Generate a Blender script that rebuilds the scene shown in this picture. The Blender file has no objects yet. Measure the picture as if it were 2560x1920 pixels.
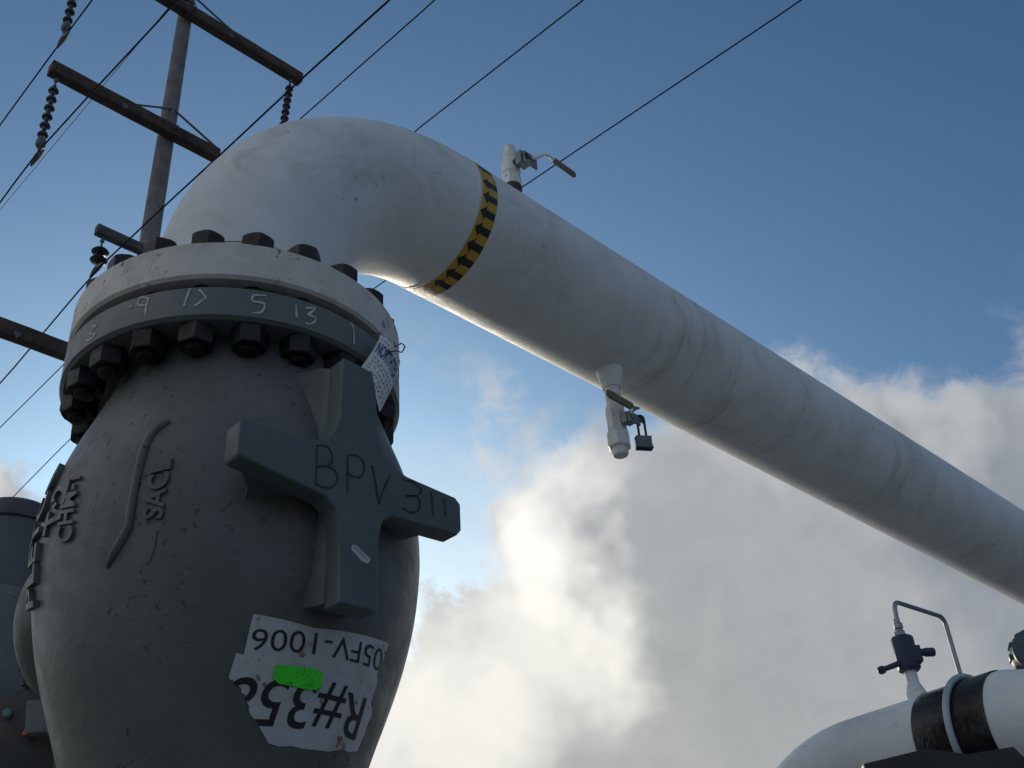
import bpy, bmesh, math, random
import numpy as np
from mathutils import Vector, Matrix
from mathutils.geometry import tessellate_polygon
random.seed(7)
sc = bpy.context.scene
H = 1.0                       # eye height above the gravel; everything below is laid out relative to eye level

# ------------------------------------------------------------------ camera
F_PX, PITCH, ROLL = 2710.3, .5748, -.072
cp, sp, cr, sr = math.cos(PITCH), math.sin(PITCH), math.cos(ROLL), math.sin(ROLL)
R_ = Vector((cr, -sp*sr, cp*sr)); U_ = Vector((-sr, -sp*cr, cp*cr)); W_ = Vector((0, cp, sp))
cam = bpy.data.cameras.new('camera'); co = bpy.data.objects.new('camera', cam)
sc.collection.objects.link(co); sc.camera = co
cam.sensor_width = 36; cam.lens = F_PX/2560*36; cam.clip_start = .05; cam.clip_end = 5000
m = Matrix((R_, U_, -W_)).transposed().to_4x4(); m.translation = (0, 0, H); co.matrix_world = m

def ray(x, y):
    return (R_*((x-1280)/F_PX) - U_*((y-960)/F_PX) + W_).normalized()
def at_y(x, y, Y):
    d = ray(x, y); return d*(Y/d.y)

# ------------------------------------------------------------------ sun, sky, exposure
SUN_AZ, SUN_EL = -16.0, 10.0          # degrees clockwise from +y (straight ahead), above horizon
sd = Vector((math.sin(math.radians(SUN_AZ))*math.cos(math.radians(SUN_EL)),
             math.cos(math.radians(SUN_AZ))*math.cos(math.radians(SUN_EL)), math.sin(math.radians(SUN_EL))))
sun = bpy.data.lights.new('sun', 'SUN'); sun.energy = 1.1; sun.angle = math.radians(3); sun.color = (1, .86, .66)      # veiled by the cloud in front of it
so = bpy.data.objects.new('sun', sun); sc.collection.objects.link(so)
so.rotation_euler = (-sd).to_track_quat('-Z', 'Y').to_euler()
sc.view_settings.view_transform = 'Standard'; sc.view_settings.look = 'None'
sc.view_settings.exposure = 0; sc.view_settings.gamma = 1

world = bpy.data.worlds.new('World'); sc.world = world; world.use_nodes = True
nt = world.node_tree; nt.nodes.clear()
class NG:
    def __init__(s, nt): s.nt = nt
    def n(s, t, **k):
        nd = s.nt.nodes.new(t)
        for a, v in k.items(): setattr(nd, a, v)
        return nd
    def put(s, sock, v):
        if hasattr(v, 'is_output') or hasattr(v, 'links'): s.nt.links.new(v, sock)
        else: sock.default_value = v
    def math(s, op, a, b=0.0, c=None, clamp=False):
        nd = s.n('ShaderNodeMath', operation=op, use_clamp=clamp)
        s.put(nd.inputs[0], a); s.put(nd.inputs[1], b)
        if c is not None: s.put(nd.inputs[2], c)
        return nd.outputs[0]
    def vmath(s, op, a, b=(0, 0, 0)):
        nd = s.n('ShaderNodeVectorMath', operation=op); s.put(nd.inputs[0], a); s.put(nd.inputs[1], b)
        return nd.outputs['Value'] if op in ('DOT_PRODUCT', 'LENGTH') else nd.outputs[0]
    def noise(s, vec, scale, detail=4, rough=.55, dist=0, col=False):
        nd = s.n('ShaderNodeTexNoise'); s.put(nd.inputs['Vector'], vec)
        nd.inputs['Scale'].default_value = scale; nd.inputs['Detail'].default_value = detail
        nd.inputs['Roughness'].default_value = rough; nd.inputs['Distortion'].default_value = dist
        return nd.outputs['Color'] if col else nd.outputs[0]
    def ramp(s, v, a, b, lo=0.0, hi=1.0, smooth=True):
        nd = s.n('ShaderNodeMapRange'); nd.interpolation_type = 'SMOOTHSTEP' if smooth else 'LINEAR'
        s.put(nd.inputs[0], v); nd.inputs[1].default_value = a; nd.inputs[2].default_value = b
        nd.inputs[3].default_value = lo; nd.inputs[4].default_value = hi
        return nd.outputs[0]
    def mix(s, f, a, b):
        nd = s.n('ShaderNodeMix', data_type='RGBA'); s.put(nd.inputs[0], f)
        s.put(nd.inputs[6], a); s.put(nd.inputs[7], b); return nd.outputs[2]
g = NG(nt)
sky = g.n('ShaderNodeTexSky', sky_type='NISHITA', sun_disc=False)
sky.sun_elevation = math.radians(SUN_EL); sky.sun_rotation = math.radians(SUN_AZ)
sky.air_density = 1.0; sky.dust_density = 5.0; sky.ozone_density = 8.0; sky.altitude = 0
tc = g.n('ShaderNodeTexCoord'); D = tc.outputs['Generated']
warp = g.vmath('SUBTRACT', g.noise(D, 5.0, 4, .6, col=True), (.5, .5, .5))
sw = g.n('ShaderNodeVectorMath', operation='SCALE'); nt.links.new(warp, sw.inputs[0]); sw.inputs['Scale'].default_value = .16
DW = g.vmath('NORMALIZE', g.vmath('ADD', D, sw.outputs[0]))
swb = g.n('ShaderNodeVectorMath', operation='SCALE'); nt.links.new(warp, swb.inputs[0]); swb.inputs['Scale'].default_value = .34
DB = g.vmath('NORMALIZE', g.vmath('ADD', D, swb.outputs[0]))
def blobs(vec, L):
    tot = None
    for (x, y, r, soft, w) in L:
        c = ray(x, y); ro = math.cos((r+soft)/F_PX); ri = math.cos(max(r-soft, 1)/F_PX)
        v = g.ramp(g.vmath('DOT_PRODUCT', vec, tuple(c)), ro, ri, 0.0, w)
        tot = v if tot is None else g.math('ADD', tot, v)
    return tot
dens = blobs(DW, [(2200, 1950, 780, 230, 1.0), (1450, 2150, 560, 230, .95), (1620, 1440, 150, 300, .75), (1260, 1420, 60, 260, .38), (1420, 1150, 50, 240, .42),
                  (1120, 1640, 90, 190, .42), (2430, 1250, 130, 190, .58), (2080, 1270, 170, 220, .48), (1760, 1200, 130, 180, .35), (2000, 930, 40, 130, .26), (2200, 960, 30, 120, .20),
                  (2450, 1010, 40, 80, .40), (10, 1310, 90, 90, .9), (900, 2000, 200, 200, .8), (1030, 950, 100, 200, .16), (1300, 990, 40, 150, .10),
                  (-900, 1900, 700, 300, .9), (3300, 1700, 800, 300, .9)])
rear_fill = g.ramp(g.vmath('DOT_PRODUCT', D, (0.15, -.97, .2)), -.15, .45, 0, .50)      # unseen cloud added behind the camera as fill light
left = g.ramp(g.vmath('DOT_PRODUCT', D, (-.95, -.15, .22)), .35, .95, 0, .8)  # bright cloud added out of view to light left-facing surfaces
dens = g.math('ADD', dens, g.math('ADD', rear_fill, left))
def cen(v, k): return g.math('MULTIPLY', g.math('SUBTRACT', v, .5), k)
fb = g.math('ADD', cen(g.noise(D, 7.0, 6, .55, .4), .9), g.math('ADD', cen(g.noise(D, 20.0, 9, .66, .5), 1.8), cen(g.noise(D, 55.0, 6, .65, .3), .35)))
dd = g.math('ADD', dens, g.math('MULTIPLY', fb, g.ramp(dens, .02, .30, .12, 1.0)))
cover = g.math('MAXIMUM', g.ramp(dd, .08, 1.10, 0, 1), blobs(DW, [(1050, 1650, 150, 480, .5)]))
bright = blobs(DB, [(1545, 1240, 10, 210, .26), (1490, 1370, 10, 230, .26), (1410, 1510, 10, 250, .24), (1280, 1660, 40, 320, .16), (1150, 1480, 40, 420, .14), (930, 2010, 60, 480, .40),
                    (1150, 1800, 100, 560, .08), (10, 1290, 120, 80, .4), (1350, 1150, 60, 240, .20),
                    (2450, 1000, 40, 150, .20), (2000, 960, 120, 240, .14), (2500, 1290, 100, 330, -.14)])
cb = g.math('ADD', g.math('ADD', bright, g.math('ADD', g.math('ADD', g.math('MULTIPLY', rear_fill, -.10), g.math('MULTIPLY', left, .33)), .45)), g.math('ADD', cen(g.noise(D, 5.0, 6, .55, .5), .16), cen(g.noise(D, 16.0, 8, .62, .5), .20)))
edge = g.ramp(dd, 1.0, .5, 0, .10)
cb = g.math('ADD', cb, edge)
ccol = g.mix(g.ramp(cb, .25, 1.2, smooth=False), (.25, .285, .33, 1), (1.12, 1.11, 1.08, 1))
warmz = blobs(D, [(1500, 2300, 500, 700, 1.0)])
ccol = g.mix(warmz, ccol, g.vmath('MULTIPLY', ccol, (1.02, 1.0, .95)))
bg1 = g.n('ShaderNodeBackground'); bg2 = g.n('ShaderNodeBackground'); ms = g.n('ShaderNodeMixShader')
sk = g.n('ShaderNodeHueSaturation'); sk.inputs['Saturation'].default_value = .93
nt.links.new(sky.outputs[0], sk.inputs['Color'])
skt = g.vmath('MULTIPLY', sk.outputs[0], (1.38, 1.42, 1.15))
nt.links.new(skt, bg1.inputs[0]); bg1.inputs[1].default_value = .12
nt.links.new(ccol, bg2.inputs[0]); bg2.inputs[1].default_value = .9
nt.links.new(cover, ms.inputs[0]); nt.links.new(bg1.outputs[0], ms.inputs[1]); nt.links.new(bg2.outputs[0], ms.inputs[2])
wo = g.n('ShaderNodeOutputWorld'); nt.links.new(ms.outputs[0], wo.inputs[0])

# ------------------------------------------------------------------ materials
def mat(name, col, rough=.5, metal=0.0, var=.12, vscale=8, bump=0.0, bscale=60, layers=(), spec=.5, coat=0):
    """layers: list of callables (g, P, colour socket) -> colour socket"""
    m = bpy.data.materials.new(name); m.use_nodes = True; t = m.node_tree
    b = t.nodes['Principled BSDF']; q = NG(t)
    P = q.n('ShaderNodeTexCoord').outputs['Object']
    v = q.noise(P, vscale, 6, .6)
    c = q.mix(q.ramp(v, .3, .7), tuple(x*(1-var) for x in col)+(1,), tuple(min(1, x*(1+var)) for x in col)+(1,))
    for L in layers: c = L(q, P, c)
    t.links.new(c, b.inputs['Base Color'])
    b.inputs['Metallic'].default_value = metal
    t.links.new(q.ramp(q.noise(P, vscale*2.3, 4), .3, .7, max(rough-.07, .02), rough+.1), b.inputs['Roughness'])
    b.inputs['Specular IOR Level'].default_value = spec; b.inputs['Coat Weight'].default_value = coat
    if bump:
        bn = q.n('ShaderNodeBump'); bn.inputs['Strength'].default_value = 1; bn.inputs['Distance'].default_value = bump
        t.links.new(q.noise(P, bscale, 5, .6), bn.inputs['Height']); t.links.new(bn.outputs[0], b.inputs['Normal'])
    return m
def spots(scale, th, col, mscale=3, mth=(.45, .6), amt=.85, w=.05):
    def f(q, P, c):
        s = q.ramp(q.noise(P, scale, 2, .5), th, th+w)
        k = q.math('MULTIPLY', q.math('MULTIPLY', s, q.ramp(q.noise(P, mscale, 3), *mth)), amt)
        return q.mix(k, c, tuple(col)+(1,))
    return f
def smudge(scale, lo, hi, col, amt, stretch=(1, 1, 1)):
    def f(q, P, c):
        k = q.math('MULTIPLY', q.ramp(q.noise(q.vmath('MULTIPLY', P, stretch), scale, 7, .65, .6), lo, hi), amt)
        return q.mix(k, c, tuple(col)+(1,))
    return f

AZ = .8098
A = Vector((math.cos(AZ), math.sin(AZ), 0)); N = Vector((A.y, -A.x, 0)); Z = Vector((0, 0, 1))
C0 = Vector((-.5831, 1.9137, 0))
ELB_R, PIPE_R, ZT = .561, .204, 1.3935
E0 = C0 + A*ELB_R + Z*(ZT+.1166+ELB_R)          # start of the straight run (centre line)

def pipe_stains(q, P, c):
    s = q.math('SUBTRACT', q.vmath('DOT_PRODUCT', P, tuple(A)), A.dot(E0))
    side = q.vmath('DOT_PRODUCT', P, tuple(N))
    V = q.n('ShaderNodeCombineXYZ'); q.put(V.inputs[0], q.math('MULTIPLY', s, 26.0)); q.put(V.inputs[1], q.math('MULTIPLY', side, 3.0))
    q.put(V.inputs[2], q.math('MULTIPLY', q.vmath('DOT_PRODUCT', P, (0, 0, 1)), 3.0))
    n1 = q.ramp(q.noise(V.outputs[0], 1.0, 5, .6, .5), .46, .80)
    def win(lo, a, b, hi): return q.math('MULTIPLY', q.ramp(s, lo, a), q.ramp(s, b, hi, 1, 0))
    k = q.math('MULTIPLY', n1, q.math('ADD', win(.62, .85, 1.0, 1.12), q.math('ADD', q.math('MULTIPLY', win(1.1, 1.16, 1.24, 1.34), .8), q.math('MULTIPLY', win(2.2, 2.26, 2.34, 2.38), 1.0))))
    c = q.mix(q.math('MULTIPLY', k, .62, clamp=True), c, (.36, .33, .21, 1))
    # fine scratches along the pipe
    V2 = q.n('ShaderNodeCombineXYZ'); q.put(V2.inputs[0], q.math('MULTIPLY', s, 7.0)); q.put(V2.inputs[1], q.math('MULTIPLY', side, 60.0)); q.put(V2.inputs[2], q.math('MULTIPLY', q.vmath('DOT_PRODUCT', P, (0, 0, 1)), 60.0))
    k2 = q.math('MULTIPLY', q.ramp(q.noise(V2.outputs[0], 1.0, 3, .6, 1.2), .66, .75), q.ramp(q.noise(P, 3.0, 3), .45, .65))
    c = q.mix(q.math('MULTIPLY', k2, .35), c, (.12, .12, .13, 1))
    # reddish scuff and green smear
    for pt, r, col, am in ((E0+A*.372+N*(.204*math.cos(math.radians(-50)))+Z*(.204*math.sin(math.radians(-50))), .03, (.30, .12, .09, 1), .4),
                           (E0-A*.10+N*.15+Z*.13, .06, (.17, .17, .10, 1), .5)):
        d = q.vmath('LENGTH', q.vmath('SUBTRACT', P, tuple(pt)))
        kk = q.math('MULTIPLY', q.ramp(d, r, 0, 0, 1), q.ramp(q.noise(P, 60, 4), .4, .6))
        c = q.mix(q.math('MULTIPLY', kk, am), c, col)
    return c
M = {}
M['white'] = mat('white_paint', (.74, .78, .79), .48, var=.06, vscale=5, bump=.0014, bscale=75, spec=.25,
                 layers=[smudge(4, .5, .8, (.40, .41, .36), .6), smudge(11, .56, .78, (.33, .32, .26), .35, (1, 1, .35)), pipe_stains, spots(46, .70, (.20, .15, .11), 4, (.45, .62), .6), spots(90, .74, (.10, .09, .08), 6, (.5, .6), .6)])
M['flange_white'] = mat('flange_white_paint', (.62, .61, .56), .5, var=.1, vscale=14, bump=.0015, bscale=50,
                 layers=[smudge(9, .5, .75, (.27, .25, .21), .65), spots(55, .62, (.13, .10, .07), 5, (.35, .6), .8), spots(130, .68, (.10, .08, .06), 8, (.4, .6), .8)])
M['grey'] = mat('grey_cast_paint', (.108, .118, .112), .45, var=.14, vscale=7, bump=.0013, bscale=45,
                 layers=[smudge(3, .45, .75, (.078, .084, .079), .6), spots(62, .635, (.045, .024, .016), 2.5, (.42, .58), .9), spots(130, .70, (.05, .03, .02), 3, (.45, .6), .8)])
M['grey_smooth'] = mat('grey_flange_paint', (.13, .15, .148), .4, var=.08, vscale=9, bump=.0008, bscale=60)
M['grey_web'] = mat('grey_lug_paint', (.092, .118, .122), .45, var=.1, vscale=7, bump=.0012, bscale=50,
                 layers=[smudge(5, .5, .8, (.09, .085, .075), .5), spots(60, .70, (.04, .025, .02), 4, (.45, .6), .8)])
M['nut'] = mat('dark_steel', (.018, .016, .015), .5, metal=.3, var=.3, vscale=30, layers=[smudge(20, .5, .8, (.06, .045, .035), .6)])
M['chalk'] = mat('chalk', (.54, .58, .58), .95, var=.2, vscale=200, layers=[smudge(170, .50, .70, (.22, .25, .25), .7)])
M['marker'] = mat('marker_ink', (.018, .02, .028), .6, layers=[smudge(120, .48, .66, (.07, .09, .10), .7)])
M['ink'] = mat('black_print', (.014, .014, .018), .5)
M['sticker'] = mat('sticker_film', (.52, .54, .56), .45, var=.07, vscale=20, bump=.003, bscale=22,
                   layers=[smudge(14, .45, .75, (.30, .29, .28), .6), spots(48, .63, (.20, .11, .03), 9, (.46, .58), .9), spots(140, .72, (.08, .06, .05), 12, (.4, .6), .8)])
M['green'] = mat('green_sticker', (.06, .85, .03), .6, var=.08, vscale=60, layers=[spots(170, .60, (.02, .10, .01), 25, (.4, .6), .85)])
M['amber'] = mat('amber_tape', (.56, .35, .04), .45, var=.1, vscale=25)
M['tape_black'] = mat('tape_black', (.016, .018, .024), .5)
M['paper'] = mat('tag_card', (.66, .69, .71), .7, var=.05, vscale=30)
M['blue_ink'] = mat('blue_ink', (.035, .09, .24), .6); M['grey_ink'] = mat('grey_ink', (.10, .13, .19), .7)
M['wire'] = mat('rusty_wire', (.05, .03, .022), .6)
M['wood'] = mat('weathered_wood', (.21, .20, .19), .85, var=.25, vscale=3, bump=.004, bscale=20, layers=[smudge(2, .5, .7, (.07, .055, .05), .7, (12, 12, .6))])
M['arm'] = mat('brown_crossarm', (.075, .050, .042), .85, var=.35, vscale=5, bump=.004, bscale=15)
M['arm_grey'] = mat('grey_crossarm', (.10, .105, .095), .8, var=.3, vscale=5)
M['galv'] = mat('galvanised_steel', (.13, .16, .18), .6, metal=.4, var=.2)
M['porcelain'] = mat('dark_porcelain', (.035, .035, .042), .4, var=.2)
M['cable'] = mat('cable', (.02, .025, .035), .9, spec=.1)
M['fit'] = mat('painted_fitting', (.80, .80, .78), .45, var=.1, vscale=30, bump=.0006, bscale=120, layers=[spots(70, .66, (.16, .11, .06), 12, (.45, .6), .8)])
M['seal'] = mat('dark_sealant', (.05, .04, .03), .6)
M['lever'] = mat('olive_lever_sleeve', (.17, .15, .075), .55, var=.2, vscale=30)
M['plate'] = mat('lock_plate', (.20, .23, .24), .45, metal=.4)
M['lock'] = mat('lock_steel', (.16, .20, .22), .42, metal=.5, var=.3, vscale=60)
M['lockd'] = mat('lock_dark', (.035, .035, .05), .5, metal=.3)
M['wrap'] = mat('black_wrap', (.014, .014, .015), .18, var=.2, vscale=30, bump=.0012, bscale=80)
M['strap'] = mat('pale_clamp', (.38, .46, .48), .4, metal=.2)
M['steel_black'] = mat('black_steel', (.018, .018, .018), .5, var=.2)
M['navy'] = mat('navy_valve', (.03, .04, .075), .45, var=.15, vscale=40)
M['tube'] = mat('stainless_tube', (.30, .31, .32), .3, metal=.85, var=.05)
M['teal'] = mat('teal_enamel', (.05, .085, .11), .4, var=.2, vscale=40)
M['tank'] = mat('slate_paint', (.085, .10, .112), .5, var=.1)
M['tankcap'] = mat('dark_lid_paint', (.055, .06, .08), .45, var=.1)
M['tankl'] = mat('pale_slate_paint', (.12, .135, .145), .55, var=.1, layers=[spots(60, .66, (.05, .04, .035), 6, (.4, .6), .8)])
M['red'] = mat('red_paint', (.5, .07, .04), .5)
M['paleblue'] = mat('pale_blue_cap', (.08, .15, .19), .4)
M['gravel'] = mat('gravel', (.24, .24, .225), .95, var=.35, vscale=9, bump=.02, bscale=40, layers=[spots(30, .6, (.07, .06, .055), 2, (.3, .5), .8)])

# ------------------------------------------------------------------ mesh helpers
def V3(p): return Vector(p)
class MB:
    def __init__(s): s.v = []; s.f = []
    def add(s, vs, fs):
        o = len(s.v); s.v += [tuple(v) for v in vs]; s.f += [tuple(i+o for i in f) for f in fs]; return s
    def lathe(s, prof, c=(0, 0, 0), ax=(0, 0, 1), seg=32, caps=(True, True), ref=None, phase=0):
        c = V3(c); ax = V3(ax).normalized(); x = V3(ref) if ref else (Vector((1, 0, 0)) if abs(ax.x) < .9 else Vector((0, 1, 0)))
        x = (x-ax*x.dot(ax)).normalized(); y = ax.cross(x); vs = []; fs = []
        for r, h in prof:
            for k in range(seg):
                t = 2*math.pi*k/seg+phase; vs.append(c+ax*h+x*(r*math.cos(t))+y*(r*math.sin(t)))
        for i in range(len(prof)-1):
            for k in range(seg):
                a = i*seg+k; b = i*seg+(k+1) % seg; fs.append((a, b, b+seg, a+seg))
        if caps[0]: fs.append(tuple(reversed(range(seg))))
        if caps[1]: fs.append(tuple(range((len(prof)-1)*seg, len(prof)*seg)))
        return s.add(vs, fs)
    def tube(s, pts, r, seg=12, caps=True):
        pts = [V3(p) for p in pts]; n = len(pts); rs = r if isinstance(r, (list, tuple)) else [r]*n
        T = [(pts[min(i+1, n-1)]-pts[max(i-1, 0)]).normalized() for i in range(n)]
        x = Vector((0, 0, 1)) if abs(T[0].z) < .9 else Vector((1, 0, 0)); vs = []; fs = []
        for i in range(n):
            x = (x-T[i]*x.dot(T[i])).normalized(); y = T[i].cross(x)
            for k in range(seg):
                t = 2*math.pi*k/seg; vs.append(pts[i]+x*(rs[i]*math.cos(t))+y*(rs[i]*math.sin(t)))
        for i in range(n-1):
            for k in range(seg):
                a = i*seg+k; b = i*seg+(k+1) % seg; fs.append((a, b, b+seg, a+seg))
        if caps: fs += [tuple(reversed(range(seg))), tuple(range((n-1)*seg, n*seg))]
        return s.add(vs, fs)
    def box(s, c, x, y, z):           # centre and three half-extent vectors
        c, x, y, z = map(V3, (c, x, y, z))
        vs = [c+x*i+y*j+z*k for k in (-1, 1) for j in (-1, 1) for i in (-1, 1)]
        return s.add(vs, [(0, 2, 3, 1), (4, 5, 7, 6), (0, 1, 5, 4), (2, 6, 7, 3), (0, 4, 6, 2), (1, 3, 7, 5)])
    def prism(s, poly, o, x, y, z0, z1):   # polygon in plane (x, y) at origin o, extruded from z0 to z1 along x cross y
        o, x, y = map(V3, (o, x, y)); z = x.cross(y); n = len(poly)
        vs = [o+x*a+y*b+z*h for h in (z0, z1) for a, b in poly]
        tri = tessellate_polygon([[Vector((a, b, 0)) for a, b in poly]])
        area = sum(poly[i][0]*poly[(i+1) % n][1]-poly[(i+1) % n][0]*poly[i][1] for i in range(n))
        fs = [(i, (i+1) % n, (i+1) % n+n, i+n) for i in range(n)]
        fs += [tuple(range(n, 2*n)), tuple(reversed(range(n)))]
        return s.add(vs, fs)
    def build(s, name, material, parent=None, smooth=35, bevel=0, segs=2):
        me = bpy.data.meshes.new(name); me.from_pydata(s.v, [], s.f)
        bm = bmesh.new(); bm.from_mesh(me); bmesh.ops.recalc_face_normals(bm, faces=bm.faces)
        if bevel:
            es = [e for e in bm.edges if len(e.link_faces) == 2 and e.calc_face_angle(0) > math.radians(30)]
            bmesh.ops.bevel(bm, geom=es, offset=bevel, segments=segs, profile=.6, affect='EDGES', clamp_overlap=True)
        bm.to_mesh(me); bm.free()
        me.shade_smooth(); me.set_sharp_from_angle(angle=math.radians(smooth))
        return link(name, me, material, parent)
def link(name, me, material, parent=None):
    me.materials.clear(); me.materials.append(material)
    o = bpy.data.objects.new(name, me); sc.collection.objects.link(o)
    if parent is not None:
        o.parent = parent
        if parent.type == 'EMPTY': o.location = -parent.location
    return o
def thing(name, label, cat, loc, group=None):
    o = bpy.data.objects.new(name, None); o.empty_display_size = .1; sc.collection.objects.link(o)
    o.location = loc; o['label'] = label; o['category'] = cat
    if group: o['group'] = group
    return o
def tag(o, label, cat, group=None):
    o['label'] = label; o['category'] = cat
    if group: o['group'] = group
    # put the origin of a one-mesh thing at its lowest middle
    vs = [v.co for v in o.data.vertices]; b = Vector(((min(v.x for v in vs)+max(v.x for v in vs))/2, (min(v.y for v in vs)+max(v.y for v in vs))/2, min(v.z for v in vs)))
    o.data.transform(Matrix.Translation(-b)); o.location = b
    return o

def finish2d(bm, fn, maxlen, clip=None):
    bmesh.ops.triangulate(bm, faces=bm.faces)
    for _ in range(9):
        es = [e for e in bm.edges if e.calc_length() > maxlen]
        if not es: break
        bmesh.ops.subdivide_edges(bm, edges=es, cuts=1); bmesh.ops.triangulate(bm, faces=[f for f in bm.faces if len(f.verts) > 3])
    if clip:
        bad = []
        for f in bm.faces:
            c = f.calc_center_median(); ins = False; n = len(clip)
            for i in range(n):
                (x1, y1), (x2, y2) = clip[i], clip[(i+1) % n]
                if (y1 > c.y) != (y2 > c.y) and c.x < (x2-x1)*(c.y-y1)/(y2-y1)+x1: ins = not ins
            if not ins: bad.append(f)
        bmesh.ops.delete(bm, geom=bad, context='FACES')
    for v in bm.verts: v.co = fn(v.co.x, v.co.y, v.co.z)
def patch(name, poly, fn, material, parent, maxlen=.015, thick=.0008):
    me = bpy.data.meshes.new(name); bm = bmesh.new()
    vs = [bm.verts.new((a, b, 0)) for a, b in poly]; bm.faces.new(vs)
    finish2d(bm, fn, maxlen); bm.to_mesh(me); bm.free(); me.shade_smooth()
    o = link(name, me, material, parent)
    return o
def text2d(body, bold=0, extrude=0):
    cu = bpy.data.curves.new('t', 'FONT'); cu.body = body; cu.size = 1; cu.offset = bold; cu.extrude = extrude; cu.resolution_u = 4
    ob = bpy.data.objects.new('t', cu); sc.collection.objects.link(ob)
    dg = bpy.context.evaluated_depsgraph_get(); me = bpy.data.meshes.new_from_object(ob.evaluated_get(dg))
    bpy.data.objects.remove(ob); bpy.data.curves.remove(cu)
    xs = [v.co.x for v in me.vertices]; ys = [v.co.y for v in me.vertices]
    return me, (min(xs), max(xs)), (min(ys), max(ys))
def text_on(name, body, quad, fn, material, parent, bold=.0, extrude=0, maxlen=.012, clip=None, zscale=1):
    """quad: baseline-left, baseline-right, top-left, top-right in surface coordinates"""
    me, (x0, x1), (y0, y1) = text2d(body, bold, 0); bm = bmesh.new(); bm.from_mesh(me)
    q = quad
    for v in bm.verts:
        u = (v.co.x-x0)/(x1-x0); w = (v.co.y-y0)/(y1-y0)
        a = [q[0][i]*(1-u)+q[1][i]*u for i in (0, 1)]; b = [q[2][i]*(1-u)+q[3][i]*u for i in (0, 1)]
        v.co = Vector((a[0]*(1-w)+b[0]*w, a[1]*(1-w)+b[1]*w, 0))
    if extrude:
        r = bmesh.ops.extrude_face_region(bm, geom=bm.faces[:])
        for e in r['geom']:
            if isinstance(e, bmesh.types.BMVert): e.co.z = extrude
    finish2d(bm, fn, maxlen, clip)
    bmesh.ops.recalc_face_normals(bm, faces=bm.faces)
    bm.to_mesh(me); bm.free()
    if extrude: me.shade_smooth(); me.set_sharp_from_angle(angle=math.radians(40))
    return link(name, me, material, parent)
def strokes(name, groups, w, fn, material, parent, h=0.0006, sx=1.0):
    for gsub in groups: stroke(name, gsub, w, fn, material, parent, h, sx)
def stroke(name, lines, w, fn, material, parent, h=0.0006, sx=1.0):
    """flat pen strokes; lines in surface coords (x scaled by sx to metres)"""
    mb = MB()
    for L in lines:
        P = [Vector((a*sx, b)) for a, b in L]
        Q = []                                  # catmull-rom smoothing
        if len(P) > 2:
            for i in range(len(P)-1):
                p0 = P[max(i-1, 0)]; p1 = P[i]; p2 = P[i+1]; p3 = P[min(i+2, len(P)-1)]
                for t in (0, .25, .5, .75):
                    Q.append(.5*((2*p1)+(p2-p0)*t+(2*p0-5*p1+4*p2-p3)*t*t+(3*p1-p0-3*p2+p3)*t**3))
            Q.append(P[-1])
        else:
            Q = [P[0].lerp(P[1], k/4) for k in range(5)]
        vs = []; n = len(Q)
        for i in range(n):
            d = Q[min(i+1, n-1)]-Q[max(i-1, 0)]
            if d.length < 1e-7: d = Vector((1, 0))
            d.normalize(); nn = Vector((-d.y, d.x)); ww = w*(.85+.22*math.sin(i*1.1+L[0][0]*40)+random.uniform(-.16, .16))/2
            for sg in (-1, 1):
                p = Q[i]+nn*ww*sg; vs.append(fn(p.x/sx, p.y, h))
        mb.add(vs, [(2*i, 2*i+1, 2*i+3, 2*i+2) for i in range(n-1)])
    return mb.build(name, material, parent)

# ================================================================== ground
gr = MB(); n = 40
gr.add([(-3000, -3000, 0), (3000, -3000, 0), (3000, 3000, 0), (-3000, 3000, 0)], [(0, 1, 2, 3)])
go = gr.build('ground', M['gravel']); go['kind'] = 'structure'; go.location = (0, 0, -H)

# ================================================================== check valve
CZ, T1, GAP, T2, FR = 1.2127, .0707, .0236, .0865, .343
CB = Vector((-.5541, 1.9087, 0))
zk = [.12, .35, .5, .6, .7, .8, .9, 1.0, 1.1, 1.17, 1.22]; rk = [.2, .215, .262, .302, .333, .350, .355, .340, .302, .275, .262]
zz = np.linspace(.12, 1.22, 400); rr = np.interp(zz, zk, rk); rr = np.convolve(np.pad(rr, 22, mode='edge'), np.ones(45)/45, 'valid')
def brad(z): return float(np.interp(z, zz, rr))
def bodypt(th, z, h=0):
    r = brad(z); s = (brad(z+.01)-brad(z-.01))/.02; k = 1/math.sqrt(1+s*s)
    return Vector((CB.x+(r+h*k)*math.cos(th), CB.y+(r+h*k)*math.sin(th), z-h*s*k))
vroot = thing('check_valve', 'large dark grey cast valve body under the elbow, its cross-shaped lug marked BPV 311', 'valve', (CB.x, CB.y, -H))
b = MB(); prof = []
for i in range(121):
    z = .12+(1.215-.12)*i/120; prof.append((brad(z), z))
b.lathe(prof, CB, seg=160); body = b.build('body', M['grey'], vroot, smooth=60)
fl = MB().lathe([(.20, CZ+.0), (.335, CZ), (FR, CZ+.006), (FR, CZ+T1-.003), (FR-.003, CZ+T1), (.27, CZ+T1+.0005), (.265, CZ+T1+.011), (.1, CZ+T1+.0112)], C0, seg=160)
flange = fl.build('flange', M['grey_smooth'], vroot, smooth=30)
lf = MB().lathe([(.2, .16), (.26, .12), (.343, .118), (.343, .04), (.26, .038), (.25, .0)], CB, seg=96).build('bottom_flange', M['grey_smooth'], vroot)
# lower pipe spool standing on the gravel
sp_ = MB().lathe([(.27, 0.0), (.343, -.001), (.343, -.08), (.25, -.082), (.204, -.18), (.204, -H-.1)], CB, seg=96).build('lower_spool', M['white'], vroot)
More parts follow.
